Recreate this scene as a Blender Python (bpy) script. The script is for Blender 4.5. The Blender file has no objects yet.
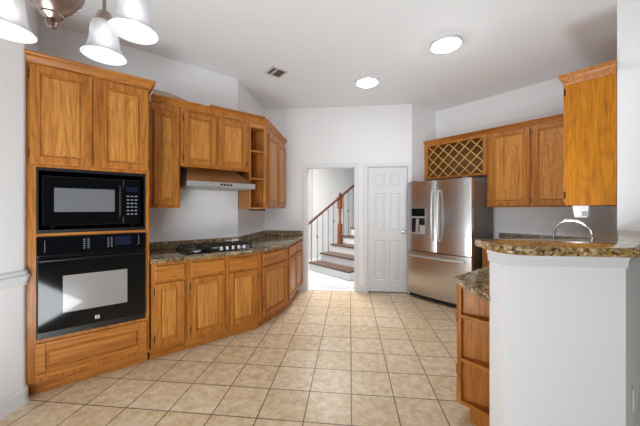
import bpy, bmesh, math, random
from mathutils import Vector, Matrix
random.seed(7)
sc = bpy.context.scene
COL = sc.collection
PI = math.pi
R2 = 2 ** .5

# ------------------------------------------------------------------ camera
cam_d = bpy.data.cameras.new('camera')
cam = bpy.data.objects.new('camera', cam_d); COL.objects.link(cam)
cam.location = (0, 0, 1.36)
cam.rotation_euler = (PI / 2, 0, math.radians(6.0))
cam_d.sensor_width = 36; cam_d.lens = 284.4 / 640 * 36
cam_d.shift_y = -4 / 640
cam_d.clip_start = .02
sc.camera = cam
# ------------------------------------------------------------------ light
world = bpy.data.worlds.new('sky'); sc.world = world; world.use_nodes = True
bg = world.node_tree.nodes['Background']
bg.inputs[0].default_value = (.86, .93, 1, 1); bg.inputs[1].default_value = .08
def area(name, loc, rot, sx, sy, power, col=(1, 1, 1)):
    l = bpy.data.lights.new(name, 'AREA'); l.shape = 'RECTANGLE'; l.size = sx; l.size_y = sy
    l.energy = power; l.color = col
    o = bpy.data.objects.new(name, l); COL.objects.link(o); o.location = loc; o.rotation_euler = rot
    return o
area('rear_fill', (-.6, -8.5, 1.9), (PI / 2, 0, 0), 9, 3.4, 400, (.90, .95, 1))  # added soft fill far behind the camera; no window is built there
area('ceiling_fill', (-1.2, .3, .3), (PI - math.radians(30), 0, math.radians(-20)), 1.2, .8, 50, (.90, .95, 1))  # added fill light, no flash unit: brightens the ceiling from out of view
area('counter_fill', (1.3, 2.2, .98), (PI - math.radians(25), 0, math.radians(45)), .6, .4, 17, (.90, .95, 1))  # unseen light added behind the half wall to lift the kitchen's inner walls
area('hall_fill', (-.6, 5.9, 2.98), (0, 0, 0), 1.2, 1.2, 118, (1, .98, .95))  # added to brighten the hall; no fixture hangs there
sc.cycles.diffuse_bounces = 12; sc.cycles.max_bounces = 16
sc.view_settings.view_transform = 'Standard'
sc.view_settings.look = 'None'
sc.view_settings.gamma = 1
sc.view_settings.use_curve_mapping = False
sc.view_settings.exposure = 0.1

# ------------------------------------------------------------------ materials
def lin(h):
    h = h.lstrip('#'); v = [int(h[i:i + 2], 16) / 255 for i in (0, 2, 4)]
    return tuple(c / 12.92 if c <= .04045 else ((c + .055) / 1.055) ** 2.4 for c in v) + (1,)
def mat(name, col, rough=.5, metal=0, **kw):
    m = bpy.data.materials.new(name); m.use_nodes = True
    b = m.node_tree.nodes['Principled BSDF']
    b.inputs['Base Color'].default_value = lin(col) if isinstance(col, str) else col
    b.inputs['Roughness'].default_value = rough; b.inputs['Metallic'].default_value = metal
    for k, v in kw.items(): b.inputs[k.replace('_', ' ')].default_value = v
    return m
def nt(m): return m.node_tree, m.node_tree.nodes, m.node_tree.links, m.node_tree.nodes['Principled BSDF']
def ramp(n, stops):
    r = n.new('ShaderNodeValToRGB'); e = r.color_ramp.elements
    while len(e) < len(stops): e.new(.5)
    for q, (p, c) in zip(e, stops):
        q.position = p; q.color = lin(c) if isinstance(c, str) else c
    return r
def coords(n, l, scale, kind='Object', rnd=True):
    tc = n.new('ShaderNodeTexCoord'); mp = n.new('ShaderNodeMapping'); mp.inputs['Scale'].default_value = scale
    if rnd:
        oi = n.new('ShaderNodeObjectInfo'); ad = n.new('ShaderNodeVectorMath'); ad.operation = 'MULTIPLY_ADD'
        l.new(oi.outputs['Random'], ad.inputs[0]); ad.inputs[1].default_value = (31, 17, 23)
        l.new(tc.outputs[kind], ad.inputs[2]); l.new(ad.outputs[0], mp.inputs['Vector'])
    else:
        l.new(tc.outputs[kind], mp.inputs['Vector'])
    return mp
def noise(n, l, vec, scale, detail=4, rough=.55, dist=0):
    x = n.new('ShaderNodeTexNoise'); x.inputs['Scale'].default_value = scale; x.inputs['Detail'].default_value = detail
    x.inputs['Roughness'].default_value = rough; x.inputs['Distortion'].default_value = dist
    l.new(vec.outputs[0], x.inputs['Vector']); return x
def mix(n, l, a, b, fac, mode='MIX'):
    x = n.new('ShaderNodeMix'); x.data_type = 'RGBA'; x.blend_type = mode
    for sock, v in ((x.inputs[0], fac), (x.inputs[6], a), (x.inputs[7], b)):
        if hasattr(v, 'links') or hasattr(v, 'is_output'): l.new(v, sock)
        else: sock.default_value = v
    return x.outputs[2]
def bump(n, l, b, h, strength=.2, dist=.01):
    x = n.new('ShaderNodeBump'); x.inputs['Strength'].default_value = strength; x.inputs['Distance'].default_value = dist
    l.new(h, x.inputs['Height']); l.new(x.outputs[0], b.inputs['Normal'])
def oak(name, axis, light='#B67531', dark='#93561C', plain=False):
    m = mat(name, light, .36, Coat_Weight=.06, Coat_Roughness=.15, Specular_IOR_Level=.25); t, n, l, b = nt(m)
    s = [26, 26, 26]; s[axis] = 1.4
    mp = coords(n, l, tuple(s))
    a = noise(n, l, mp, 1.0, 5, .6, .6)
    r = ramp(n, [(.3, dark), (.55, light), (.8, light)]); l.new(a.outputs[0], r.inputs[0])
    # cathedral figure: distorted rings stretched along the board
    s2 = [7.5, 7.5, 7.5]; s2[axis] = 1.1
    mp2 = coords(n, l, tuple(s2)); cn = noise(n, l, mp2, .8, 1, .4)
    mu = n.new('ShaderNodeMath'); mu.operation = 'MULTIPLY'; mu.inputs[1].default_value = 17; l.new(cn.outputs[0], mu.inputs[0])
    fr_ = n.new('ShaderNodeMath'); fr_.operation = 'FRACT'; l.new(mu.outputs[0], fr_.inputs[0])
    r2 = ramp(n, [(0, (.50, .40, .30, 1)), (.38, (1, 1, 1, 1)), (.85, (1, 1, 1, 1)), (1, (.55, .45, .35, 1))]); l.new(fr_.outputs[0], r2.inputs[0])
    s3 = [120, 120, 120]; s3[axis] = 4
    mp3 = coords(n, l, tuple(s3)); p = noise(n, l, mp3, 1, 2)
    r3 = ramp(n, [(.34, (.58, .50, .42, 1)), (.52, (1, 1, 1, 1))]); l.new(p.outputs[0], r3.inputs[0])
    c = mix(n, l, r.outputs[0], r2.outputs[0], .32 if not plain else .16, 'MULTIPLY')
    c = mix(n, l, c, r3.outputs[0], .7, 'MULTIPLY')
    l.new(c, b.inputs['Base Color']); bump(n, l, b, p.outputs[0], .06, .002)
    return m
OAK_V = oak('oak_vertical_grain', 2)
OAK_H = oak('oak_horizontal_grain', 0, '#B87733', '#955920')
OAK_P = oak('oak_panel_vertical_grain', 2, '#C68840', '#A46A2A')
OAK_D = oak('oak_depth_grain', 1)
OAK_END = oak('oak_plain_panel', 2, '#B97511', '#A6630A')
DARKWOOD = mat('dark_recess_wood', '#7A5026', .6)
def paint(name, col, bs=.12, sc_=140, rough=.6):
    m = mat(name, col, rough); t, n, l, b = nt(m)
    mp = coords(n, l, (1, 1, 1), rnd=False); x = noise(n, l, mp, sc_, 3)
    bump(n, l, b, x.outputs[0], bs, .004); return m
WALL = paint('wall_paint', '#E2E2E2'); CEIL = paint('ceiling_texture', '#E7EAED', .35, 70, .8)
TRIM = mat('white_trim_paint', '#D6D7D9', .35); DOORW = mat('white_door_paint', '#D2D3D5', .35)
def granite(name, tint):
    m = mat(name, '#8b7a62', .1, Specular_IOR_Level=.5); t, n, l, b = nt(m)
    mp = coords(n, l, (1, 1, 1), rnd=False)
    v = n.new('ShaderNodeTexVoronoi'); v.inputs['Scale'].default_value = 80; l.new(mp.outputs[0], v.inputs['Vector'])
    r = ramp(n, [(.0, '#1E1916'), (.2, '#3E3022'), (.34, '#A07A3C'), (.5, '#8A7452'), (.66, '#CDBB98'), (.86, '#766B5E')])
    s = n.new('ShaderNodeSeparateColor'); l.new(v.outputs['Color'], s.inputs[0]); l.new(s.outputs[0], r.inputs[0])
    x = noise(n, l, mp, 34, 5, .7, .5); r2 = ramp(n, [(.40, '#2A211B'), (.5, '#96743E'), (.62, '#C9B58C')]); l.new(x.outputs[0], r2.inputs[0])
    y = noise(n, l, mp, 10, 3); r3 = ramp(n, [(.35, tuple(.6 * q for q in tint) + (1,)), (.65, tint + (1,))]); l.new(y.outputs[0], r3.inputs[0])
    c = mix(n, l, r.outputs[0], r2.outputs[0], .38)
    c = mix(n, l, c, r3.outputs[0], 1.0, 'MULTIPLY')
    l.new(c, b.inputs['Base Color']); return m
GRAN = granite('granite_wall_reflection_tint', (1.0, 1.03, 1.10)); GRAN_OAK_REFL = granite('granite_oak_reflection_tint', (1.22, 1.12, .94))  # one stone: reflected wall grey and oak warmth are put into the tints
def tiles(name, size, off, c1, c2, grout, mort=.0045, rough=.3, mottle='#B59A76', angle=0):
    m = mat(name, c1, rough); t, n, l, b = nt(m)
    tc = n.new('ShaderNodeTexCoord'); mp = n.new('ShaderNodeMapping'); mp.vector_type = 'POINT'
    mp.inputs['Location'].default_value = (-off[0], -off[1], 0); mp.inputs['Rotation'].default_value = (0, 0, angle)
    l.new(tc.outputs['Object'], mp.inputs[0])
    k = n.new('ShaderNodeTexBrick'); k.offset = 0; k.squash = 1
    k.inputs['Scale'].default_value = 1; k.inputs['Brick Width'].default_value = size; k.inputs['Row Height'].default_value = size
    k.inputs['Mortar Size'].default_value = mort; k.inputs['Mortar Smooth'].default_value = .1; k.inputs['Bias'].default_value = 0
    k.inputs['Color1'].default_value = lin(c1); k.inputs['Color2'].default_value = lin(c2); k.inputs['Mortar'].default_value = lin(grout)
    l.new(mp.outputs[0], k.inputs['Vector'])
    x = noise(n, l, mp, 15, 6, .68, .3); r = ramp(n, [(.40, (1, 1, 1, 1)), (.62, lin(mottle))]); l.new(x.outputs[0], r.inputs[0])
    y = noise(n, l, mp, 60, 4, .7); r2 = ramp(n, [(.4, (1, 1, 1, 1)), (.7, (.82, .76, .68, 1))]); l.new(y.outputs[0], r2.inputs[0])
    c = mix(n, l, k.outputs[0], r.outputs[0], .55, 'MULTIPLY'); c = mix(n, l, c, r2.outputs[0], .5, 'MULTIPLY')
    c = mix(n, l, c, lin(grout), k.outputs[1])
    l.new(c, b.inputs['Base Color'])
    inv = n.new('ShaderNodeMath'); inv.operation = 'SUBTRACT'; inv.inputs[0].default_value = 1; l.new(k.outputs[1], inv.inputs[1])
    bump(n, l, b, inv.outputs[0], .5, .003); return m
TILE = tiles('beige_floor_tile', .3064, (.0102, 2.409), '#E8D8BF', '#DFCCAD', '#75644F', mottle='#D2B585')
HTILE = tiles('white_marble_tile', .32, (0, 0), '#E4E4E6', '#DADBDE', '#A9AAAD', .004, .12, '#E6E6E8', angle=PI / 4)
def brushed(name, col, rough=.24, ax=2, s=260):
    return mat(name, col, rough, 1.0, Anisotropic=.5)
STEEL = brushed('brushed_stainless', '#C6C4C2', .26, 0)
STEELH = brushed('bright_steel', '#DADAD8', .38, 2)
HOODM = brushed('hood_stainless', '#B4A79B', .3, 0)
CHROME = mat('chrome', '#B4B5B6', .16, 1.0)
FRSIDE = mat('fridge_side_grey', '#6A625C', .45)
BLACKG = mat('black_glass', '#07080A', .07, Specular_IOR_Level=.35)
BLACKP = mat('black_plastic', '#121214', .3)
OVWIN = mat('oven_window_glass', '#85827F', .18, Coat_Weight=.5)
MWWIN = mat('microwave_window_screen', '#66686B', .3, Coat_Weight=.3)
BUTTON = mat('pale_button_print', '#777B82', .4)
EMBLEM = mat('silver_emblem', '#C9CBCE', .3)
LCD = mat('dark_display', '#151A30', .15)
IRON = mat('cast_iron', '#17171A', .5)
WPLASTIC = mat('white_plastic', '#E6E6E4', .35); GREYP = mat('grey_plastic', '#9B9B9B', .4)
SLOT = mat('outlet_slot', '#4A4A4A', .5)
HINGE = mat('dark_brass_hinge', '#4A3012', .4, .7)
BRONZE = mat('brushed_bronze_nickel', '#9C8A82', .28, 1.0)
RAILW = mat('dark_red_brown_rail', '#4A2414', .35); TREADW = mat('stair_tread_wood', '#5C4438', .4)
NEWELW = mat('newel_oak', '#7A3E16', .35)
BAL = mat('grey_iron_baluster', '#6B6B6E', .4, .4)
LATT = mat('pale_lattice_wood', '#D0A45C', .45)
VENTM = mat('vent_metal', '#C9C6C2', .45); VENTD = mat('vent_dark', '#5E554C', .6)
BEIGE = mat('unfinished_beige_moulding', '#A89C8C', .7)
def emit(name, col, s):
    m = mat(name, '#FFFFFF', .4); b = m.node_tree.nodes['Principled BSDF']
    b.inputs['Emission Color'].default_value = col; b.inputs['Emission Strength'].default_value = s; return m
LAMP = emit('lit_lamp_diffuser', (.93, .97, 1, 1), 72)
LAMP_FAR = emit('lit_lamp_diffuser_far', (.93, .97, 1, 1), 16)
BULB = emit('lit_bulb', (1, .97, .93, 1), 10)
OPAL = mat('frosted_opal_glass', '#E4E5E8', .6, Transmission_Weight=.3, Subsurface_Weight=0)
OPAL.node_tree.nodes['Principled BSDF'].inputs['IOR'].default_value = 1.2
RUBBER = mat('black_rubber', '#151515', .7)  # matte black of the feet and kick grille

# ------------------------------------------------------------------ mesh helpers
class MB:
    def __init__(s): s.b = bmesh.new()
    def _faces(s, vs, quads):
        for q in quads:
            try: s.b.faces.new([vs[i] for i in q])
            except ValueError: pass
    def box(s, x0, x1, y0, y1, z0, z1):
        v = [s.b.verts.new(p) for p in ((x0, y0, z0), (x1, y0, z0), (x1, y1, z0), (x0, y1, z0), (x0, y0, z1), (x1, y0, z1), (x1, y1, z1), (x0, y1, z1))]
        s._faces(v, ((3, 2, 1, 0), (4, 5, 6, 7), (0, 1, 5, 4), (1, 2, 6, 5), (2, 3, 7, 6), (3, 0, 4, 7))); return s
    def prism(s, poly, z0, z1):
        a = sum(p[0] * q[1] - q[0] * p[1] for p, q in zip(poly, poly[1:] + poly[:1]))
        if a < 0: poly = poly[::-1]
        lo = [s.b.verts.new((p[0], p[1], z0)) for p in poly]; hi = [s.b.verts.new((p[0], p[1], z1)) for p in poly]
        s.b.faces.new(lo[::-1]); s.b.faces.new(hi); n = len(poly)
        for i in range(n): s.b.faces.new((lo[i], lo[(i + 1) % n], hi[(i + 1) % n], hi[i]))
        return s
    def hull8(s, a, b):     # two quads joined
        va = [s.b.verts.new(p) for p in a]; vb = [s.b.verts.new(p) for p in b]
        s.b.faces.new(va[::-1]); s.b.faces.new(vb)
        for i in range(4): s.b.faces.new((va[i], va[(i + 1) % 4], vb[(i + 1) % 4], vb[i]))
        return s
    def loops(s, rings, close=True, cap=True):
        R = [[s.b.verts.new(p) for p in r] for r in rings]; n = len(R[0])
        for A, B in zip(R, R[1:]):
            for i in range(n if close else n - 1):
                try: s.b.faces.new((A[i], A[(i + 1) % n], B[(i + 1) % n], B[i]))
                except ValueError: pass
        if cap:
            s.b.faces.new(R[0][::-1]); s.b.faces.new(R[-1])
        return s
    def lathe(s, prof, c=(0, 0, 0), n=28, axis='z', cap=True):
        rings = []
        for r, h in prof:
            ring = []
            for k in range(n):
                a = 2 * PI * k / n; u, v = r * math.cos(a), r * math.sin(a)
                p = {'z': (u, v, h), 'y': (u, h, -v), 'x': (h, u, v)}[axis]
                ring.append((c[0] + p[0], c[1] + p[1], c[2] + p[2]))
            rings.append(ring)
        return s.loops(rings, True, cap)
    def tube(s, pts, r, n=10):
        pts = [Vector(p) for p in pts]; rings = []; up = None
        for i, p in enumerate(pts):
            d = (pts[min(i + 1, len(pts) - 1)] - pts[max(i - 1, 0)]).normalized()
            if up is None: up = d.orthogonal().normalized()
            else: up = (up - d * up.dot(d)).normalized()
            w = d.cross(up); rr = r[i] if isinstance(r, (list, tuple)) else r
            rings.append([p + (up * math.cos(2 * PI * k / n) + w * math.sin(2 * PI * k / n)) * rr for k in range(n)])
        return s.loops(rings)
    def sweep(s, path, prof):   # profile (out to the right of travel, z), mitred
        pts = [Vector(p) for p in path]; rings = []
        for i, p in enumerate(pts):
            d0 = (p - pts[i - 1]).normalized() if i else None
            d1 = (pts[i + 1] - p).normalized() if i < len(pts) - 1 else None
            d0 = d0 or d1; d1 = d1 or d0
            n0 = Vector((d0.y, -d0.x)); n1 = Vector((d1.y, -d1.x)); m = (n0 + n1).normalized(); m = m / max(.3, m.dot(n0))
            rings.append([(p.x + m.x * o, p.y + m.y * o, z) for o, z in prof])
        return s.loops(rings)
    def bevel(s, w=.003, seg=1, ang=40):
        bmesh.ops.recalc_face_normals(s.b, faces=s.b.faces)
        e = [e for e in s.b.edges if len(e.link_faces) == 2 and e.calc_face_angle(0) > math.radians(ang)]
        bmesh.ops.bevel(s.b, geom=e, offset=w, segments=seg, affect='EDGES', profile=.5, clamp_overlap=True); return s
    def build(s, name, m, parent=None, smooth=False, loc=None):
        bmesh.ops.recalc_face_normals(s.b, faces=s.b.faces)
        me = bpy.data.meshes.new(name); s.b.to_mesh(me); s.b.free(); me.materials.append(m)
        if smooth:
            for p in me.polygons: p.use_smooth = True
            try: me.set_sharp_from_angle(angle=math.radians(40))
            except Exception: pass
        o = bpy.data.objects.new(name, me); COL.objects.link(o)
        if loc: o.location = loc
        if parent: o.parent = parent
        return o
def tag(o, label, cat, group=None):
    o['label'] = label; o['category'] = cat
    if group: o['group'] = group
    return o
def struct(name, mb, m):
    o = mb.build(name, m); o['kind'] = 'structure'; return o
def thing(name, label, cat, loc=(0, 0, 0), rz=0, group=None):
    o = bpy.data.objects.new(name, None); COL.objects.link(o); o.empty_display_size = .1
    o.location = loc; o.rotation_euler = (0, 0, rz); return tag(o, label, cat, group)
def copy_tree(o, parent=None):
    c = o.copy(); COL.objects.link(c)
    if parent: c.parent = parent
    for ch in list(o.children): copy_tree(ch, c)
    return c
def loc_of(o, pts):         # world plan points -> plan points in a thing's own frame
    a = -o.rotation_euler.z; x0, y0 = o.location.x, o.location.y
    return [((p[0] - x0) * math.cos(a) - (p[1] - y0) * math.sin(a), (p[0] - x0) * math.sin(a) + (p[1] - y0) * math.cos(a)) for p in pts]

# ------------------------------------------------------------------ the room
CZ = 3.05
struct('floor', MB().box(-5, 5.5, -3.2, 4.71, -.1, 0), TILE)
struct('floor.001', MB().box(-5, 5.5, 4.711, 10, -.1, -.002), HTILE)
struct('ceiling', MB().box(-5, 5.5, -3.2, 10, CZ, CZ + .12), CEIL)
# dining-side stub wall with bullnose end, and its return to the diagonal wall
def arc(c, r, a0, a1, n):
    return [(c[0] + r * math.cos(math.radians(a0 + (a1 - a0) * i / n)), c[1] + r * math.sin(math.radians(a0 + (a1 - a0) * i / n))) for i in range(n + 1)]
stub = [(-2.26, -3.2)] + arc((-2.30, 1.745), .04, 0, 45, 5) + [(-2.77, 2.27), (-2.9, 2.2), (-2.9, -3.2)]
struct('wall_left', MB().prism(stub, 0, CZ), WALL)
# diagonal range wall + wall along Y + back wall
struct('wall_diagonal', MB().prism([(-2.77, 2.25), (-1.45, 3.57), (-1.58, 3.70), (-2.95, 2.33)], 0, CZ), WALL)
struct('wall_side', MB().prism([(-1.45, 3.57), (-1.44, 4.71), (-1.60, 4.71), (-1.60, 3.66)], 0, CZ), WALL)
wb = MB()
wb.box(-1.60, -.705, 4.71, 4.83, 0, CZ).box(-.705, .074, 4.71, 4.83, 2.045, CZ).box(.074, .29, 4.71, 4.83, 0, CZ)
wb.box(.29, .925, 4.71, 4.83, 2.04, CZ).box(.925, .995, 4.71, 4.83, 0, CZ).box(.29, .925, 4.80, 4.83, 0, 2.04)
struct('wall_back', wb, WALL)
struct('wall_recess', MB().prism([(.995, 4.712), (1.488, 5.142), (1.41, 5.24), (.92, 4.83)], 0, CZ), WALL)
struct('wall_right', MB().prism([(1.488, 5.142), (3.33, 3.30), (3.42, 3.39), (1.58, 5.23)], 0, CZ), WALL)
s_end = 4.58
def sd(s, d): return ((s - d) / 2, (s + d) / 2)        # from (x+y, y-x)
struct('wall_kitchen_end', MB().prism([sd(s_end, .38), sd(6.60, .38), sd(6.60, .20), sd(s_end, .20)], 0, CZ), WALL)
# half wall under the bar: frontal face, then back along the diagonal to the full-height wall
YF, YB, XL = 1.44, 1.58, .73
hw = [(XL, YF), (1.255, YF), sd(s_end - .003, .20), sd(s_end - .003, .38), ((YB - .38), YB), (XL, YB)]
struct('wall_half', MB().prism(hw, 0, 1.152), WALL)
mold = [(0, 1.09), (.008, 1.09), (.010, 1.122), (.014, 1.135), (.017, 1.152), (0, 1.152)]
struct('trim_3', MB().sweep([(XL, YB), (XL, YF), (1.255, YF), sd(s_end - .01, .20)], mold[::1]), TRIM)
base_prof = [(0, 0), (.014, 0), (.014, .075), (.008, .095), (0, .10)]
struct('baseboard_half', MB().sweep([(XL, YB), (XL, YF), (1.255, YF), sd(s_end - .01, .20)], base_prof), TRIM)
# chair rail + base on the stub wall (travel so that "right" faces the room)
left_path = [(-2.76, 2.255)][:0] + [(-2.26, -3.2)] + arc((-2.30, 1.745), .04, 0, 45, 5) + [(-2.283, 1.785)]
rail = [(0, .83), (.012, .83), (.016, .86), (.024, .885), (.024, .90), (.016, .905), (.012, .93), (0, .935)]
struct('trim_4', MB().sweep(left_path, rail), TRIM)
struct('baseboard_left', MB().sweep(left_path, [(0, 0), (.022, 0), (.022, .018), (.014, .022), (.014, .095), (.008, .115), (0, .12)]), TRIM)
struct('baseboard_back', MB().box(.145, .222, 4.698, 4.71, 0, .09), TRIM)
# casings
def casing(name, x0, x1, zt, w):
    m = MB()
    for a, b, t in ((x0 - w, x0, 0), (x1, x1 + w, 0)): m.box(a, b, 4.694, 4.71, 0, zt).box(a + .006, b - .006, 4.688, 4.694, 0, zt)
    m.box(x0 - w, x1 + w, 4.694, 4.71, zt, zt + w).box(x0 - w + .006, x1 + w - .006, 4.688, 4.694, zt + .006, zt + w - .006)
    return struct(name, m, TRIM)
casing('trim_1', -.705, .074, 2.045, .072)
casing('trim_2', .29, .925, 2.045, .066)
# six-panel pantry door
d = MB(); d.box(.295, .92, 4.715, 4.75, .018, 2.036)
dx0, dx1 = .295, .92
def door_panel(m, x0, x1, z0, z1, y):   # recessed moulding and raised field
    def q(i, yy): return [(x0 + i, yy, z0 + i), (x1 - i, yy, z0 + i), (x1 - i, yy, z1 - i), (x0 + i, yy, z1 - i)]
    m.loops([q(0, y), q(.002, y - .0005), q(.014, y + .008), q(.024, y + .008), q(.045, y + .001)], True, False)
    m.b.faces.new([m.b.verts.new(p) for p in q(.045, y + .001)])
cols = [(dx0 + .105, dx0 + .275), (dx1 - .275, dx1 - .105)]
rows = [(.20, .86), (.99, 1.62), (1.72, 1.93)]
d = MB()
xs = [dx0, cols[0][0], cols[0][1], cols[1][0], cols[1][1], dx1]; zs = [.018, rows[0][0], rows[0][1], rows[1][0], rows[1][1], rows[2][0], rows[2][1], 2.036]
for i in (0, 2, 4): d.box(xs[i], xs[i + 1], 4.705, 4.75, zs[0], zs[-1])
for i in (1, 3):
    for j in (0, 2, 4, 6): d.box(xs[i], xs[i + 1], 4.705, 4.75, zs[j], zs[j + 1])
    for j in (1, 3, 5):
        d.box(xs[i], xs[i + 1], 4.722, 4.75, zs[j], zs[j + 1]); door_panel(d, xs[i], xs[i + 1], zs[j], zs[j + 1], 4.705)
dr = d.build('door_1', DOORW); dr['kind'] = 'structure'
kb = MB().lathe([(.026, 0), (.026, -.006), (.011, -.01), (.011, -.03), (.026, -.04), (.028, -.052), (.02, -.062), (.002, -.064)], (.845, 4.704, .99), 20, 'y')
kb.build('door_knob', CHROME, dr, True)
for z in (.25, 1.05, 1.85): MB().box(.287, .297, 4.698, 4.705, z - .045, z + .045).build('hinge', GREYP, dr)
struct('trim_5', MB().box(-.705, .074, 4.71, 4.83, 0, .006), TRIM)
# hall beyond
struct('wall_hall_far', MB().prism([(-1.035, 7.965), (.9, 9.9), (.8, 10), (-1.13, 8.06)], 0, CZ), WALL)
struct('wall_hall_side', MB().prism([(-1.035, 7.965), (-1.75, 6.2), (-1.87, 6.25), (-1.13, 8.06)], 0, CZ), WALL)

# ------------------------------------------------------------------ cabinet parts
def cab_door(parent, x0, x1, z0, z1, y=0, t=.02, fw=.055, hinge='l', name='door', horiz=False):
    # frame (y = front of carcass; door stands proud towards -y)
    m = MB()
    m.box(x0, x0 + fw, y - t, y - .001, z0, z1).box(x1 - fw, x1, y - t, y - .001, z0, z1)
    m.box(x0 + fw, x1 - fw, y - t, y - .001, z1 - fw, z1).box(x0 + fw, x1 - fw, y - t, y - .001, z0, z0 + fw)
    m.bevel(.004, 2)
    dd = m.build(name, OAK_H if horiz else OAK_V, parent)
    p = MB(); a0, a1, b0, b1 = x0 + fw, x1 - fw, z0 + fw, z1 - fw
    def q(i, yy): return [(a0 + i, yy, b0 + i), (a1 - i, yy, b0 + i), (a1 - i, yy, b1 - i), (a0 + i, yy, b1 - i)]
    p.loops([q(-.004, y - .002), q(-.004, y - .006), q(.004, y - .005), q(.008, y - .005), q(.022, y - t + .004), q(.024, y - t + .001)], True, False)
    p.b.faces.new([p.b.verts.new(v) for v in q(.024, y - t + .001)])
    p.b.faces.new([p.b.verts.new(v) for v in q(-.004, y - .002)])
    bmesh.ops.remove_doubles(p.b, verts=p.b.verts, dist=1e-5)
    p.build('raised_panel', OAK_H if horiz else OAK_P, dd)
    if hinge:
        hx = x0 - .007 if hinge == 'l' else x1 + .001
        for z in (z0 + .07, z1 - .07): MB().box(hx, hx + .006, y - t * .8, y - .001, z - .03, z + .03).build('hinge', HINGE, dd)
    return dd
def drawer(parent, x0, x1, z0, z1, y=0, t=.02):
    m = MB().box(x0, x1, y - t, y - .001, z0, z1)
    m.bevel(.006, 2); return m.build('drawer', OAK_H, parent)
crown = [(0, -.005), (.006, -.005), (.010, .018), (.026, .045), (.044, .06), (.048, .066), (.048, .078), (0, .078)]
def crown_at(z): return [(o, h + z) for o, h in crown]

# ------------------------------------------------------------------ oven tower
TW, TD = .735, .64
tower = thing('oven_tower_cabinet', 'tall honey oak cabinet at far left housing the black microwave and oven', 'cabinet', (-2.275, 1.81, 0), PI / 4)
m = MB(); m.box(-.026, .028, 0, TD, .1, 2.41).box(TW - .028, TW, 0, TD, .1, 2.41).box(.028, TW - .028, TD - .02, TD, .1, 2.41)
m.box(.028, TW - .028, .0, TD - .02, 1.665, 2.41)
m.box(.028, TW - .028, .0, TD - .02, .10, .41)
m.build('carcass', OAK_V, tower)
MB().box(.028, TW - .028, -.004, TD - .02, 1.158, 1.18).build('shelf_rail', OAK_H, tower)
nl = MB()
nl.box(.028, .04, -.003, .55, 1.181, 1.664).box(TW - .04, TW - .028, -.003, .55, 1.181, 1.664).box(.04, TW - .04, -.003, .55, 1.181, 1.205)
nl.box(.04, TW - .04, -.003, .55, 1.642, 1.664).box(.04, TW - .04, .53, .55, 1.205, 1.642)
nl.build('niche_liner', BLACKP, tower)
MB().box(-.02, TW - .005, .06, TD, 0, .099).build('toe_kick', OAK_H, tower)
cab_door(tower, -.004, .345, 1.69, 2.40, hinge='l')
cab_door(tower, .385, TW - .008, 1.69, 2.395, hinge='r')
cab_door(tower, .024, TW - .02, .135, .385, hinge=None, name='drawer', horiz=True)
MB().sweep([(-.028, 0), (TW, 0), (TW, .30)], crown_at(2.40)).build('crown_molding', OAK_H, tower)

# microwave
mw = thing('microwave', 'black countertop microwave sitting in the oak cabinet niche above the oven', 'microwave', tower.location, PI / 4)
mw.location = (-2.275, 1.81, 1.2055); MX0, MX1, MZ0, MZ1 = .058, .672, 1.235 - 1.2055, 1.607 - 1.2055
MB().box(MX0, MX1, .03, .46, MZ0, MZ1).bevel(.006, 2).build('body', BLACKP, mw)
for x in (MX0 + .05, MX1 - .05):
    for y in (.08, .40): MB().lathe([(.014, 0.0005), (.016, MZ0 + .002)], (x, y, 0), 12).build('foot', RUBBER, mw)
dm = MB().box(MX0, .545, .005, .029, MZ0, MZ1).bevel(.005, 2).build('door', BLACKG, mw)
MB().box(.123, .490, .0025, .006, 1.338 - 1.2055, 1.518 - 1.2055).build('window', MWWIN, dm)
MB().tube([(.525, .004, MZ0 + .05), (.525, -.02, MZ0 + .07), (.525, -.024, (MZ0 + MZ1) / 2), (.525, -.02, MZ1 - .07), (.525, .004, MZ1 - .05)], .008).build('handle', BLACKP, dm, True)
cp = MB().box(.547, MX1, .005, .029, MZ0, MZ1).bevel(.004, 2).build('control_panel', BLACKG, mw)
MB().box(.568, .652, .003, .006, MZ1 - .10, MZ1 - .06).build('display', LCD, cp)
for r in range(6):
    for c in range(3):
        MB().box(.572 + c * .028, .590 + c * .028, .0035, .0055, MZ1 - .145 - r * .03, MZ1 - .135 - r * .03).build('button', BUTTON, cp)

# wall oven
ov = thing('wall_oven', 'black built-in wall oven with large window below the microwave', 'oven', (-2.275, 1.81, 0), PI / 4)
MB().box(.032, TW - .03, .0, .56, .412, 1.156).build('body', BLACKP, ov)
cpn = MB().box(.03, TW - .028, -.022, -.001, 1.02, 1.156).bevel(.004, 2).build('control_panel', BLACKG, ov)
for cx in (.29, .315):
    for r in range(5): MB().box(cx, cx + .013, -.0235, -.0215, 1.055 + r * .017, 1.061 + r * .017).build('button', BUTTON, cpn)
for cx in (.44, .462):
    for r in range(5): MB().box(cx, cx + .011, -.0235, -.0215, 1.055 + r * .017, 1.061 + r * .017).build('button', BUTTON, cpn)
MB().box(.488, .60, -.0235, -.0215, 1.065, 1.135).build('display', LCD, cpn)
MB().tube([(.075, -.023, 1.13), (.075, -.023, 1.045)], .0016, 6).build('trim_line', BUTTON, cpn); MB().tube([(.655, -.023, 1.135), (.655, -.023, 1.06), (.64, -.023, 1.055)], .0016, 6).build('trim_line', BUTTON, cpn)
od = MB().box(.036, TW - .032, -.034, -.001, .462, 1.008).bevel(.006, 2).build('door', BLACKG, ov)
MB().box(.173, .573, -.0352, -.033, .585, .862).bevel(.001).build('window', OVWIN, od)
hd = MB(); hd.tube([(.06, -.03, .985), (.06, -.062, .985)], .008).tube([(.68, -.03, .985), (.68, -.062, .985)], .008)
hd.tube([(.05, -.064, .985), (.69, -.064, .985)], .012, 12); hd.build('handle', BLACKG, od, True)
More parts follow.
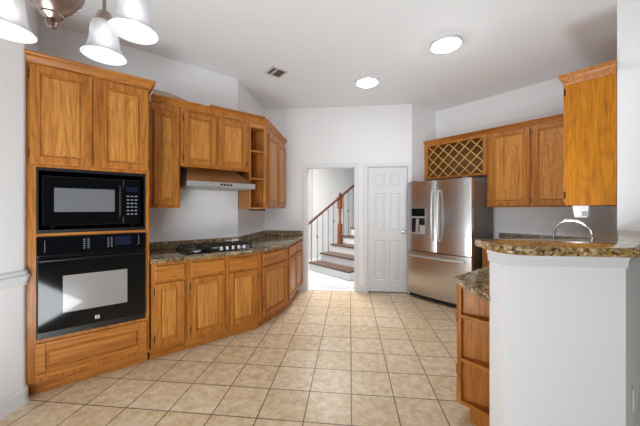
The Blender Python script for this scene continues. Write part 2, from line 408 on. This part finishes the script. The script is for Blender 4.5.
e = MB(); e.box(.362, .367, -.036, -.033, .495, .523).box(.368, .376, -.036, -.033, .508, .523).box(.370, .377, -.036, -.033, .495, .503)
e.box(.380, .391, -.036, -.033, .517, .523).box(.380, .391, -.036, -.033, .506, .512).box(.380, .391, -.036, -.033, .495, .501).box(.380, .384, -.036, -.033, .495, .523)
e.build('emblem', EMBLEM, od)
vg = MB(); vg.box(.034, TW - .03, -.012, -.001, .413, .458)
for k in range(3): vg.box(.05, TW - .046, -.015, -.011, .42 + k * .012, .425 + k * .012)
vg.build('vent_grille', BLACKP, ov)

# ------------------------------------------------------------------ left base cabinets (faceted run)
F = [(-1.752, 2.347), (-1.545, 2.556), (-.998, 3.112), (-.817, 3.670), (-.802, 4.695)]
Bk = [(-2.215, 2.790), (-2.000, 3.005), (-1.468, 3.536), (-1.445, 3.80), (-1.436, 4.695)]
def base_unit(i, label, spec):
    f0, f1, b0, b1 = F[i], F[i + 1], Bk[i], Bk[i + 1]
    ang = math.atan2(f1[1] - f0[1], f1[0] - f0[0]); w = math.hypot(f1[0] - f0[0], f1[1] - f0[1])
    t = thing('base_cabinet', label, 'cabinet', (f0[0], f0[1], 0), ang, 'oak base cabinets under the left counter')
    P = loc_of(t, [f0, f1, b1, b0]); e = .0015
    P = [(P[0][0] + e, 0), (P[1][0] - e, 0), (P[2][0] - e, P[2][1] - .004), (P[3][0] + e, P[3][1] - .004)]
    MB().prism(P, .10, .872).build('carcass', OAK_V, t)
    def cut(A, B_, y): u = (y - A[1]) / (B_[1] - A[1]); return (A[0] + (B_[0] - A[0]) * u, y)
    TKY = .065
    MB().prism([cut(P[0], P[3], TKY), cut(P[1], P[2], TKY), cut(P[1], P[2], .3), cut(P[0], P[3], .3)], 0, .099).build('toe_kick', OAK_H, t)
    for x0, x1, h in spec:
        x0 *= w; x1 *= w
        drawer(t, x0, x1, .715, .845); cab_door(t, x0, x1, .135, .69, fw=.05, hinge=h)
    return t
base_unit(0, 'narrow oak base cabinet against the tall oven cabinet', [(.10, .93, 'l')])
base_unit(1, 'wide two-door oak base cabinet directly below the gas cooktop', [(.05, .465, 'l'), (.535, .95, 'r')])
base_unit(2, 'angled single-door oak base cabinet right of the cooktop', [(.06, .94, None)])
base_unit(3, 'oak base cabinet with two doors beside the stair hall doorway', [(.05, .48, None), (.52, .96, None)])
# counter
def smooth_poly(pts, r, n=5):
    out = []
    for i, p in enumerate(pts):
        p = Vector(p); a = Vector(pts[i - 1]); b = Vector(pts[(i + 1) % len(pts)]); rr = r[i]
        if rr <= 0: out.append(tuple(p)); continue
        pa = p + (a - p).normalized() * rr; pb = p + (b - p).normalized() * rr
        for k in range(n + 1):
            u = k / n; out.append(tuple(pa * (1 - u) ** 2 + p * 2 * u * (1 - u) + pb * u * u))
    return out
def slab(poly, z0, z1, be=.012):
    a = sum(p[0] * q[1] - q[0] * p[1] for p, q in zip(poly, poly[1:] + poly[:1]))
    m = MB(); m.prism(poly, z0, z1)
    bmesh.ops.recalc_face_normals(m.b, faces=m.b.faces)
    ed = [e for e in m.b.edges if abs(e.verts[0].co.z - e.verts[1].co.z) < 1e-6]
    bmesh.ops.bevel(m.b, geom=ed, offset=be, segments=3, affect='EDGES', profile=.5, clamp_overlap=True); return m
ct = thing('granite_countertop', 'speckled brown granite counter with backsplash running along the range wall', 'countertop', (-1.6, 3.2, .874))
cpoly = [(-1.737, 2.318), (-1.52, 2.532), (-.972, 3.086), (-.786, 3.662), (-.770, 4.698), (-1.436, 4.698), (-1.447, 3.562), (-2.212, 2.800)]
cpoly = smooth_poly(cpoly, [0, .12, .16, .2, .0, 0, 0, 0])
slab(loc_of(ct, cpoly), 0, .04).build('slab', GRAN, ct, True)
bs = MB().sweep(loc_of(ct, [(-2.205, 2.807), (-1.451, 3.561), (-1.441, 4.709), (-.772, 4.709)]), [(.0015, .0405), (.021, .0405), (.021, .125), (.0015, .125)])
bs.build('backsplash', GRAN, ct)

# cooktop, on the counter in front of the diagonal wall
ck = thing('gas_cooktop', 'black five-knob gas cooktop set into the left granite counter', 'cooktop', (-1.575, 2.60, .9145), PI / 4 - .01)
MB().box(0, .74, 0, .46, .0, .012).bevel(.004, 2).build('glass_top', BLACKG, ck)
for bx, by, r in ((.13, .13, .045), (.13, .34, .04), (.37, .28, .055), (.60, .34, .045), (.62, .17, .04)):
    bn = MB().lathe([(r, .0125), (r, .02), (r * .8, .024)], (bx, by, 0), 20).build('burner', STEELH, ck, True)
    MB().lathe([(r * .62, .0242), (r * .66, .03), (r * .4, .034)], (bx, by, 0), 20).build('burner_cap', IRON, bn, True)
def grate(x0, x1, y0, y1):
    g = MB(); z0, z1 = .040, .050
    for x in (x0, x1): g.box(x - .006, x + .006, y0, y1, z0, z1)
    for y in (y0, y1, (y0 + y1) / 2): g.box(x0, x1, y - .006, y + .006, z0, z1)
    for y in (y0 + (y1 - y0) * .25, y0 + (y1 - y0) * .75):
        g.box(x0, x0 + (x1 - x0) * .38, y - .005, y + .005, z0, z1 + .002).box(x1 - (x1 - x0) * .38, x1, y - .005, y + .005, z0, z1 + .002)
    for x in (x0, x1):
        for y in (y0, y1): g.box(x - .008, x + .008, y - .008, y + .008, .0125, z0 + .001)
    return g
grate(.02, .245, .03, .435).build('grate', IRON, ck); grate(.265, .48, .11, .435).build('grate', IRON, ck); grate(.50, .72, .11, .435).build('grate', IRON, ck)
for k in range(5):
    MB().lathe([(.021, .0125), (.021, .018), (.017, .02), (.0155, .044), (.012, .046)], (.36 + k * .064, .055, 0), 18).build('knob', STEELH, ck, True)

# ------------------------------------------------------------------ left wall cabinets
UA = (-1.983, 2.567)   # face line y-x = 4.55
UD = .328
GU = 'oak wall cabinets on the range wall'
def on_face(s): return (UA[0] + s / R2, UA[1] + s / R2)
def wall_unit(s0, s1, z0, z1, label):
    t = thing('wall_cabinet', label, 'cabinet', (*on_face(s0), z0), PI / 4, GU)
    MB().box(.001, s1 - s0 - .001, 0, UD, 0, z1 - z0).build('carcass', OAK_V, t); return t
u1 = wall_unit(.02, .318, 1.37, 2.42, 'tall narrow oak wall cabinet against the oven tower')
cab_door(u1, .058, .285, .03, .98, fw=.05, hinge=None)
u2 = wall_unit(.322, 1.088, 1.81, 2.42, 'short two-door oak wall cabinet over the range hood')
cab_door(u2, .03, .365, .02, .575, hinge='l'); cab_door(u2, .395, .735, .02, .575, hinge='r')
# open corner shelf unit
s0 = 1.092; C0 = (-1.062, 3.488); p0 = on_face(s0); pb = (p0[0] - UD / R2, p0[1] + UD / R2)
us = thing('corner_shelf', 'open oak corner shelf at the end of the hood cabinets', 'shelf', (*p0, 1.36), PI / 4, GU)
W3 = [(-1.062, 3.489), (-1.062, 3.597), (-1.440, 3.597), (-1.440, 3.583), (-1.077, 3.583), (-1.077, 3.476)]
MB().box(0, .018, 0, UD - .008, 0, 1.06).build('side_panel', OAK_V, us)
MB().prism(loc_of(us, W3), 0, 1.06).build('side_panel', OAK_V, us)
inn = loc_of(us, [(-1.0785, 3.480), (-1.0785, 3.5815), (-1.428, 3.5815)]) + [(.0190, UD - .014), (.0190, .004)]
for z in (0, .362, .702): MB().prism(inn, z, z + .018).build('shelf', OAK_H, us)
MB().prism(inn, 1.0, 1.06).build('top_panel', OAK_H, us)
# return cabinet along the side wall
u3 = thing('wall_cabinet', 'two-door oak wall cabinet nearest the stair hall doorway', 'cabinet', (-1.062, 3.599, 1.37), PI / 2, GU)
MB().box(.001, .986, 0, .373, 0, 1.05).build('carcass', OAK_V, u3)
cab_door(u3, .02, .475, .03, .98, hinge=None); cab_door(u3, .51, .965, .03, .98, hinge=None)
cr = thing('crown_molding', 'continuous oak crown moulding along the tops of the left wall cabinets', 'moulding', (*on_face(.04), 2.421))
MB().sweep(loc_of(cr, [on_face(.055), (-1.062, 3.488), (-1.062, 4.588)]), [(o, z + .0) for o, z in [(-.05, 0), (.004, 0), (.010, .012), (.028, .038), (.042, .048), (.044, .062), (-.05, .062)]]).build('profile', OAK_H, cr)
cb = thing('cap_board', 'thin oak board lying on the crown above the range hood', 'board', (*on_face(.60), 2.4835), PI / 4)
MB().hull8([(0, -.06, 0), (.68, -.06, 0), (.72, .10, 0), (.04, .16, 0)], [(0.01, -.055, .016), (.675, -.055, .016), (.71, .10, .016), (.045, .155, .016)]).build('board', OAK_H, cb)
am = thing('curved_moulding_strip', 'curved beige moulding strip lying on the narrow cabinet beside the oven tower', 'moulding', (*on_face(.10), 2.484), PI / 4)
rings = []
for k in range(13):
    u = k / 12; x = u * .38 - .02; h = .07 * math.cos(PI / 2 * u) ** .7 ; y = .02 + .02 * u
    rings.append([(x, y, 0), (x, y + .03, 0), (x, y + .03, h + .003), (x, y, h + .003)])
MB().loops(rings).build('strip', BEIGE, am)

# range hood
hx = 1.045; hd_ = thing('range_hood', 'stainless under-cabinet range hood with slanted canopy above the cooktop', 'hood', (*on_face(.345), 1.59), PI / 4)
y0 = -.165; hw_ = .745
MB().box(0, hw_, y0, y0 + .02, .003, .058).bevel(.003).build('front_strip', STEELH, hd_)
c = MB().hull8([(0, y0 + .021, .0), (hw_, y0 + .021, 0), (hw_, UD - .006, 0), (0, UD - .006, 0)], [(0, y0 + .021, .055), (hw_, y0 + .021, .055), (hw_, UD - .006, .055), (0, UD - .006, .055)])
c.hull8([(0, y0 + .021, .056), (hw_, y0 + .021, .056), (hw_, UD - .006, .056), (0, UD - .006, .056)], [(.06, .06, .218), (hw_ - .16, .06, .218), (hw_ - .16, UD - .006, .218), (.06, UD - .006, .218)])
c.build('canopy', HOODM, hd_)
for k in range(4): MB().box(.335 + k * .035, .36 + k * .035, y0 - .003, y0 + .001, .022, .042).build('button', BLACKP, hd_)
for k in range(2): MB().lathe([(.011, 0), (.012, -.004), (.008, -.006)], (.235 + k * .04, y0 + .001, .032), 14, 'y').build('button', CHROME, hd_, True)
MB().box(.06, hw_ - .06, y0 + .05, .28, -.006, -.0005).build('filter', GREYP, hd_)
ul = thing('under_cabinet_light', 'slim black light bar under the open corner shelf', 'light', (*on_face(1.12), 1.36), PI / 4)
MB().box(.0, .20, .02, .09, -.022, -.001).bevel(.004, 2).build('bar', BLACKP, ul)

# ------------------------------------------------------------------ outlets and switches
def outlet(loc, rz, label, switch=False):
    t = thing('light_switch' if switch else 'wall_outlet', label, 'switch' if switch else 'outlet', loc, rz)
    pl = MB().box(-.036, .036, -.006, -.0005, -.058, .058).bevel(.003, 2).build('cover_plate', WPLASTIC, t)
    if switch: MB().box(-.012, .012, -.010, -.005, -.03, .03).build('rocker', WPLASTIC, t)
    else:
        for z in (-.024, .024):
            s_ = MB().box(-.015, .015, -.008, -.0055, z - .014, z + .014).build('socket', WPLASTIC, t)
            for x in (-.006, .006): MB().box(x - .0014, x + .0014, -.0085, -.0075, z - .005, z + .006).build('slot', SLOT, s_)
    return t
outlet((-2.080, 2.940, 1.135), PI / 4, 'white outlet on the wall between oven tower and cooktop')
outlet((-.845, 4.709, 1.22), 0, 'white switch plate on the wall left of the stair hall doorway', True)
outlet((2.525 - .0, 4.104 - .0, 1.19), -PI / 4, 'white outlet above the backsplash right of the refrigerator')
outlet((1.529, 1.7165, .335), math.atan2(2.3885 - 1.44, 2.1885 - 1.255), 'white outlet low on the right side of the half wall under the bar')

# ------------------------------------------------------------------ refrigerator
fr = thing('refrigerator', 'stainless french-door refrigerator with water dispenser under the wine rack', 'refrigerator', (.892, 4.558, 0), -PI / 4)
FWD = .953
MB().box(.006, FWD - .006, .085, .76, .03, 1.745).bevel(.006, 2).build('case', FRSIDE, fr)
def fdoor(name, x0, x1, z0, z1):
    # slightly bowed front
    n = 10; rings = []
    for k in range(n + 1):
        x = x0 + (x1 - x0) * k / n; bow = (.020 if x1 - x0 < .8 else .022) * (1 - (2 * (x - (x0 + x1) / 2) / (x1 - x0)) ** 2); ed = .008 if k in (0, n) else 0
        bow -= .006; rings.append([(x, -bow + ed, z0), (x, .08, z0), (x, .08, z1), (x, -bow + ed, z1)])
    return MB().loops(rings).build(name, STEEL, fr, True)
dl = fdoor('left_door', 0, .474, .735, 1.772); drr = fdoor('right_door', .479, FWD, .735, 1.772); fz = fdoor('freezer_drawer', 0, FWD, .075, .722)
dsp = MB().box(.082, .316, -.017, .01, .985, 1.375).bevel(.003).build('dispenser', GREYP, dl)
MB().box(.088, .310, -.0185, -.011, 1.25, 1.37).build('display', BLACKG, dsp)
MB().box(.090, .308, -.0182, -.016, 1.01, 1.225).build('recess', BLACKP, dsp)
MB().box(.223, .308, -.0195, -.0125, 1.01, 1.12).build('recess_face', GREYP, dsp)
MB().hull8([(.157, -.021, 1.0), (.205, -.021, 1.0), (.205, -.0185, 1.0), (.157, -.0185, 1.0)], [(.173, -.035, 1.215), (.215, -.035, 1.215), (.215, -.0185, 1.215), (.173, -.0185, 1.215)]).build('paddle', STEELH, dsp)
for door_, x in ((dl, .432), (drr, .521)):
    pts = [(x, -.005, .91)] + [(x, -.012 - .05 * math.sin(PI * min(1, max(0, (k + .6) / 13.2))) ** .5, .91 + .71 * k / 12) for k in range(13)] + [(x, -.005, 1.62)]
    MB().tube(pts, .0125, 12).build('handle', STEELH, door_, True)
pts = [(.05, -.002, .655)] + [(.05 + .82 * k / 14, -.012 - .05 * math.sin(PI * min(1, max(0, (k + .6) / 15.2))) ** .5, .655) for k in range(15)] + [(.87, -.002, .655)]
MB().tube(pts, .0125, 12).build('handle', STEELH, fz, True)
eb = MB().lathe([(.0225, -.0015), (.0225, -.007), (.019, -.008)], (.882, 0, 1.715), 24, 'y').build('emblem', GREYP, drr, True)
rg = [(.882 + .016 * math.cos(a), -.0085, 1.715 + .016 * math.sin(a)) for a in [2 * PI * k / 20 for k in range(21)]]
MB().tube(rg, .0012, 6).build('emblem_ring', STEELH, eb)
sg = [(.882 + .008 * math.sin(a * 2), -.0085, 1.715 + .009 * math.sin(a)) for a in [2 * PI * k / 24 for k in range(25)]]
MB().tube(sg, .0011, 6).build('emblem_script', STEELH, eb)
for x in (.05, FWD - .13): MB().box(x, x + .08, .02, .10, 1.7695, 1.79).bevel(.006).build('hinge_cover', FRSIDE, fr)
MB().box(.02, FWD - .02, .03, .084, .022, .070).build('kick_grille', RUBBER, fr)
for x in (.03, FWD - .09): MB().box(x, x + .06, .005, .075, 0, .0215).build('foot', GREYP, fr)
for x in (.03, FWD - .09): MB().box(x, x + .06, .5, .58, 0, .029).build('foot', RUBBER, fr)

# ------------------------------------------------------------------ right wall cabinets
RA = (1.253, 4.927); RD = .31
def on_r(s): return (RA[0] + s / R2, RA[1] - s / R2)
wr = thing('wine_rack_cabinet', 'oak cabinet with diagonal lattice wine rack above the refrigerator', 'wine rack', (*on_r(0), 1.85), -PI / 4)
W = .957; HH = 2.42 - 1.85
m = MB().box(0, .02, 0, RD, 0, HH).box(W - .02, W - .001, 0, RD, 0, HH).box(.02, W - .02, 0, RD, 0, .018).box(.02, W - .02, 0, RD, HH - .018, HH)
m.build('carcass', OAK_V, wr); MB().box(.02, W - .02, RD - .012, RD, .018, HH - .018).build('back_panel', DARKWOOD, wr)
m = MB().box(0, .06, -.018, -.001, 0, HH).box(W - .05, W - .001, -.018, -.001, 0, HH).box(.06, W - .05, -.018, -.001, HH - .035, HH).box(.06, W - .05, -.018, -.001, 0, .028)
m.build('face_frame', OAK_V, wr)
lx0, lx1, lz0, lz1 = .06, W - .05, .028, HH - .035
def clip(p, q):      # segment to lattice window
    t0, t1 = 0, 1; dx, dz = q[0] - p[0], q[1] - p[1]
    for pp, qq in ((-dx, p[0] - lx0), (dx, lx1 - p[0]), (-dz, p[1] - lz0), (dz, lz1 - p[1])):
        if pp == 0: continue
        r = qq / pp
        if pp < 0: t0 = max(t0, r)
        else: t1 = min(t1, r)
    return None if t0 >= t1 else ((p[0] + dx * t0, p[1] + dz * t0), (p[0] + dx * t1, p[1] + dz * t1))
sp = .168
for direction, yy in ((1, 0.0), (-1, .0085)):
    for k in range(-6, 12):
        a = clip((lx0 + k * sp - 1.0, lz0 - direction * 1.0), (lx0 + k * sp + 1.0, lz0 + direction * 1.0))
        if not a: continue
        (xa, za), (xb, zb) = a
        if math.hypot(xb - xa, zb - za) < .03: continue
        L = Vector((xb - xa, zb - za)).normalized(); nx, nz = -L.y * .0055, L.x * .0055
        MB().hull8([(xa - nx, yy, za - nz), (xa + nx, yy, za + nz), (xa + nx, yy + .0075, za + nz), (xa - nx, yy + .0075, za - nz)],
                   [(xb - nx, yy, zb - nz), (xb + nx, yy, zb + nz), (xb + nx, yy + .0075, zb + nz), (xb - nx, yy + .0075, zb - nz)]).build('lattice_slat', LATT, wr)
ru = thing('wall_cabinet', 'two-door oak wall cabinet right of the wine rack', 'cabinet', (*on_r(.959), 1.385), -PI / 4, 'oak wall cabinets on the sink walls')
RL = 2.005 - .959
MB().box(0, RL, 0, RD, 0, 2.42 - 1.385).build('carcass', OAK_V, ru)
cab_door(ru, .035, .505, .02, 1.03 - .01, hinge='r'); cab_door(ru, .54, RL - .02, .02, 1.02, hinge='l')
cr2 = thing('crown_molding', 'oak crown moulding above the wine rack and the cabinets beside it', 'moulding', (*on_r(0), 2.421), -PI / 4)
MB().sweep([(0, .2), (0, 0), (2.0, 0)], [(-.03, 0), (.004, 0), (.010, .014), (.028, .04), (.042, .05), (.044, .062), (-.03, .062)]).build('profile', OAK_H, cr2)
# tall cabinet on the end wall, its plain side towards the dining room
TL = (6.14 - s_end) / R2; o_ = sd(6.14, .82)
tc_ = thing('wall_cabinet', 'tallest oak wall cabinet showing a plain oak side panel beside the white wall end', 'cabinet', (*o_, 1.392), PI * 1.25, 'oak wall cabinets on the sink walls')
TDp = .44 / R2 - .003
MB().box(0, TL, 0, TDp, 0, 2.475 - 1.392).build('carcass', OAK_END, tc_)
cab_door(tc_, .34, .70, .02, 1.06, hinge='l'); cab_door(tc_, .73, TL - .012, .02, 1.06, hinge='r')
MB().sweep([(.0, 0), (TL, 0), (TL, TDp)], [(0, 1.045), (.004, 1.045), (.01, 1.06), (.03, 1.09), (.042, 1.105), (.046, 1.12), (.046, 1.135), (0, 1.135)]).build('crown_molding', OAK_H, tc_)
ds = thing('under_cabinet_dispenser', 'small white plastic dispenser fixed under the tallest oak cabinet', 'dispenser', (1.985, 2.67, 1.392), -PI / 4)
MB().hull8([(-.05, 0, -.105), (.034, 0, -.105), (.034, .09, -.105), (-.05, .09, -.105)], [(-.063, -.005, -.001), (.047, -.005, -.001), (.047, .10, -.001), (-.063, .10, -.001)]).bevel(.006, 2).build('body', WPLASTIC, ds)
MB().box(.0, .033, -.006, .01, -.092, -.052).build('lever', GREYP, ds)

# ------------------------------------------------------------------ right base run
BF = 5.77      # face of the run along the right wall: x + y
rb = thing('base_cabinet', 'oak base cabinet in the corner right of the refrigerator', 'cabinet', (*sd(BF, 2.25), 0), -PI / 4)
rbw = (2.25 - 1.26) / R2 - .003; rbd = (6.62 - BF) / R2 - .005
MB().box(0, rbw, 0, rbd, .1, .872).build('carcass', OAK_V, rb); MB().box(.002, rbw - .002, .06, rbd, 0, .099).build('toe_kick', OAK_H, rb)
drawer(rb, .03, rbw - .03, .715, .845); cab_door(rb, .03, rbw - .03, .135, .69, hinge='r')
pc = thing('sink_base_cabinet', 'long oak sink base cabinet whose open shelf end faces the breakfast area', 'cabinet', (*sd(6.60, 1.25), 0), PI * 1.25)
PL = (6.60 - 2.64) / R2; PD = .855 / R2 - .006; OS = .27    # OS: open shelf depth at the free end
bk = [(PL - .03, .046), (PL - .17, PD)]
MB().prism([(0, 0), (PL - .032, 0), (PL - .032, .029), (PL - .172, PD), (0, PD)], .10, .872).build('carcass', OAK_V, pc)
MB().box(0, PL - .022, .075, PD, 0, .099).build('toe_kick', OAK_V, pc)
MB().box(PL - .030, PL, 0, .028, .10, .872).build('stile', OAK_V, pc)
for z in (.10, .375, .655): MB().prism([(PL - .029, .029), (PL, .029), (PL, PD), (PL - .169, PD)], z, z + .022).build('shelf', OAK_D, pc)
MB().prism([(PL - .029, .029), (PL, .029), (PL, PD), (PL - .169, PD)], .848, .872).build('top_panel', OAK_D, pc)
for x0, x1 in ((.95, 1.40), (1.43, 1.88), (1.91, 2.36)):
    if x1 < PL - .06: drawer(pc, x0, x1, .715, .845); cab_door(pc, x0, x1, .135, .69, hinge='r')
MB().box(PL - .010, PL - .003, -.006, -.001, .28, .34).build('hinge', HINGE, pc); MB().box(PL - .010, PL - .003, -.006, -.001, .62, .68).build('hinge', HINGE, pc)
ct2 = thing('granite_countertop', 'lower speckled granite counter behind the raised bar, reaching the refrigerator', 'countertop', (1.2, 2.2, .873))
inner = .38 + .004
q2 = [(.688, 1.95), (.715, 1.555), (XL - .002, 1.545), (XL - .002, YB + .004), (YB + .004 - inner, YB + .004), sd(6.62, inner), sd(6.62, 2.25), sd(BF - .04, 2.25), sd(BF - .04, 1.285), sd(2.66, 1.285)]
q2 = [q2[0], (.703, YB - .01), (XL - .003, YB - .01)] + q2[3:]
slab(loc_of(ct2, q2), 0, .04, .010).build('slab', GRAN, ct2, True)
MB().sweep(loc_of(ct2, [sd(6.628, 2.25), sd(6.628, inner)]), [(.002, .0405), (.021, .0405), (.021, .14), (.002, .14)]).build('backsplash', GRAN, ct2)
# raised bar top
bt = thing('bar_top', 'thick raised granite bar top on the white half wall', 'countertop', (.9, 1.6, 1.153))
bp = [(.682, 1.68), (.685, 1.34), (1.46, 1.325), sd(4.40, -.125), sd(s_end - .005, -.125), sd(s_end - .005, .43), ((1.77 - .43), 1.77)]
bp = smooth_poly(bp, [.05, .13, .1, 0, 0, 0, .1])
slab(loc_of(bt, bp), 0, .040, .013).build('slab', GRAN_OAK_REFL, bt, True)
# sink faucet
fc = thing('kitchen_faucet', 'chrome high-arc kitchen faucet seen behind the raised bar', 'faucet', (1.625, 2.105, .9135), PI * .75)
MB().lathe([(.028, 0), (.028, .008), (.018, .015), (.016, .09), (.014, .10)], (0, 0, 0), 20).build('base', CHROME, fc, True)
rad = .100; pts = [(0, 0, .09), (0, 0, .26)] + [(rad - rad * math.cos(PI * k / 16), 0, .27 + rad * math.sin(PI * k / 16)) for k in range(17)] + [(2 * rad, 0, .235)]
MB().tube(pts, .0105, 14).build('spout', CHROME, fc, True)
MB().tube([(2 * rad, 0, .236), (2 * rad, 0, .19)], .0155, 14).build('spray_head', BLACKP, fc, True)
MB().tube([(0, -.015, .07), (0, -.05, .085), (0, -.085, .12)], .007).build('lever', CHROME, fc, True)
sk = thing('kitchen_sink', 'stainless sink set in the counter behind the bar', 'sink', (*sd(3.85, .86), .9135), PI * .75)
m = MB(); m.box(-.2, .2, -.36, -.345, 0, .006).box(-.2, .2, .345, .36, 0, .006).box(-.2, -.185, -.345, .345, 0, .006).box(.185, .2, -.345, .345, 0, .006)
m.build('rim', STEELH, sk); MB().box(-.184, .184, -.344, .344, 0, .003).build('basin', GREYP, sk)

# ------------------------------------------------------------------ ceiling things
def ceiling_light(x, y, label, lamp=LAMP):
    t = thing('ceiling_light', label, 'light', (x, y, CZ), 0, 'round flush ceiling lights')
    MB().lathe([(.142, -.0005), (.145, -.008), (.145, -.034), (.138, -.040), (.134, -.034), (.134, -.0005)], (0, 0, 0), 40, cap=False).build('rim', TRIM, t, True)
    MB().lathe([(.1335, -.012), (.130, -.040), (.112, -.052), (.07, -.057), (.001, -.057)], (0, 0, 0), 40).build('diffuser', lamp, t, True)
    return t
ceiling_light(.968, 2.997, 'larger round white ceiling light, the one nearer the camera')
ceiling_light(.225, 3.775, 'smaller-looking round white ceiling light in front of the pantry door wall', LAMP_FAR)
vt = thing('ceiling_vent', 'small square metal air vent in the ceiling over the left cabinets', 'vent', (-.90, 3.43, CZ), PI / 4)
MB().box(-.085, .085, -.085, .085, -.004, -.0005).build('backing', VENTD, vt)
MB().box(-.11, .11, .085, .11, -.012, -.0005).box(-.11, .11, -.11, -.085, -.012, -.0005).box(-.11, -.085, -.085, .085, -.012, -.0005).box(.085, .11, -.085, .085, -.012, -.0005).bevel(.003).build('frame', VENTM, vt)
for k in range(5):
    x = -.064 + k * .032
    MB().hull8([(x - .011, -.084, -.005), (x - .009, -.084, -.005), (x - .009, .084, -.005), (x - .011, .084, -.005)], [(x + .008, -.084, -.014), (x + .010, -.084, -.014), (x + .010, .084, -.014), (x + .008, .084, -.014)]).build('louver', VENTM if k == 1 else VENTD, vt)

# chandelier
lat, dep = -.775, .822
CX, CY = -.1045 * dep + .9945 * lat, .9945 * dep + .1045 * lat
ch = thing('chandelier', 'bronze five-arm chandelier with white bell glass shades hanging near the camera', 'chandelier', (CX, CY, CZ))
zl = lambda z: z - CZ
MB().lathe([(.002, zl(1.882)), (.010, zl(1.885)), (.016, zl(1.896)), (.012, zl(1.908)), (.020, zl(1.914)), (.026, zl(1.918)), (.026, zl(1.924)), (.045, zl(1.938)), (.064, zl(1.965)), (.074, zl(1.995)), (.078, zl(2.02)), (.078, zl(2.03)), (.055, zl(2.04)), (.03, zl(2.05)), (.022, zl(2.10)), (.03, zl(2.16)), (.012, zl(2.20))], (0, 0, 0), 32).build('body', BRONZE, ch, True)
MB().tube([(0, 0, zl(2.19)), (0, 0, -.03)], .007).build('rod', BRONZE, ch, True)
MB().lathe([(.06, -.0005), (.062, -.012), (.03, -.03), (.01, -.034)], (0, 0, 0), 24).build('canopy', BRONZE, ch, True)
RZ = 1.912
for k in range(5):
    a = math.radians(97 + 72 * k); r = .205; u = Vector((math.cos(a), math.sin(a), 0))
    P = lambda rr, z: tuple(u * rr + Vector((0, 0, zl(z))))
    ar = MB().tube([P(.02, 2.035), P(.06, 2.035), P(.10, 2.04), P(.13, 2.08), P(.15, 2.14), P(.172, 2.165), P(r, 2.15), P(r, 2.10), P(r, 2.06)], .006, 8).build('arm', BRONZE, ch, True)
    c = tuple(u * r)
    MB().lathe([(.008, zl(RZ + .165)), (.02, zl(RZ + .155)), (.03, zl(RZ + .125)), (.032, zl(RZ + .112)), (.026, zl(RZ + .113))], c, 20).build('socket_cup', BRONZE, ar, True)
    out = [(.025, .122), (.035, .117), (.041, .10), (.043, .075), (.045, .05), (.050, .028), (.059, .010), (.068, 0)]
    prof = [(q, zl(RZ + h)) for q, h in out] + [(q - .0035, zl(RZ + h - .001)) for q, h in out[::-1]]
    MB().lathe(prof, c, 36, cap=False).build('glass_shade', OPAL, ar, True)
    MB().lathe([(.008, zl(RZ + .112)), (.012, zl(RZ + .09)), (.023, zl(RZ + .06)), (.02, zl(RZ + .04)), (.002, zl(RZ + .032))], c, 18).build('bulb', BULB, ar, True)

# ------------------------------------------------------------------ staircase in the hall
st = thing('staircase', 'white staircase with brown treads and iron balusters seen through the doorway', 'staircase', (*sd(5.36, 7.2), 0), PI / 4)
# local x: up the flight (1,1); local -y: across to the right
SW = 1.27; TR = .465 / R2; RS = .178; N = 9
for k in range(N):
    x = k * TR
    MB().box(x + .02, (k + 1) * TR + .019 if k < N - 1 else (k + 1) * TR, -SW, -.012, 0, (k + 1) * RS - .034).build('riser', TRIM, st)
    MB().box(x, x + TR + .019, -SW, 0.012, (k + 1) * RS - .033, (k + 1) * RS).bevel(.006, 2).build('tread', TREADW, st)
XN = 2 * TR + .27; slope = .455 * R2
railz = lambda x: 1.045 + slope * x
for k in range(2 * N):
    x = .06 + k * TR / 2
    if abs(x - XN) < .075: continue
    zt = (int(x / TR) + 1) * RS
    b_ = MB(); b_.tube([(x, -.035, zt + .001), (x, -.035, railz(x) - .02)], .008, 8); b_.build('baluster', BAL, st, True)
    if k % 3 == 1:
        zm = (zt + railz(x)) / 2 + .05
        MB().lathe([(.008, zm - .05), (.02, zm - .01), (.02, zm + .01), (.008, zm + .05)], (x, -.035, 0), 12).build('baluster_knuckle', BAL, st, True)
def railseg(xa, xb):
    return MB().hull8([(xa, -.065, railz(xa) - .02), (xa, -.005, railz(xa) - .02), (xa, -.010, railz(xa) + .03), (xa, -.06, railz(xa) + .03)],
                      [(xb, -.065, railz(xb) - .02), (xb, -.005, railz(xb) - .02), (xb, -.010, railz(xb) + .03), (xb, -.06, railz(xb) + .03)])
railseg(-.05, XN - .045).bevel(.008, 2).build('handrail', RAILW, st); railseg(XN + .045, N * TR).bevel(.008, 2).build('handrail', RAILW, st)
zb = 3 * RS
nw = MB().box(XN - .045, XN + .045, -.08, .01, zb + .001, zb + .47).bevel(.005, 2)
nw.box(XN - .045, XN + .045, -.08, .01, zb + .83, zb + 1.10)
nw.lathe([(.040, zb + .47), (.028, zb + .49), (.036, zb + .52), (.024, zb + .58), (.03, zb + .74), (.036, zb + .79), (.03, zb + .81), (.040, zb + .83)], (XN, -.035, 0), 20)
nw = nw.build('newel_post', NEWELW, st)
MB().box(XN - .055, XN + .055, -.09, .02, zb + 1.1005, zb + 1.125).bevel(.004).build('newel_cap', RAILW, nw)
MB().lathe([(.02, zb + 1.1255), (.022, zb + 1.14), (.036, zb + 1.175), (.03, zb + 1.21), (.004, zb + 1.235)], (XN, -.035, 0), 18).build('finial', RAILW, nw, True)
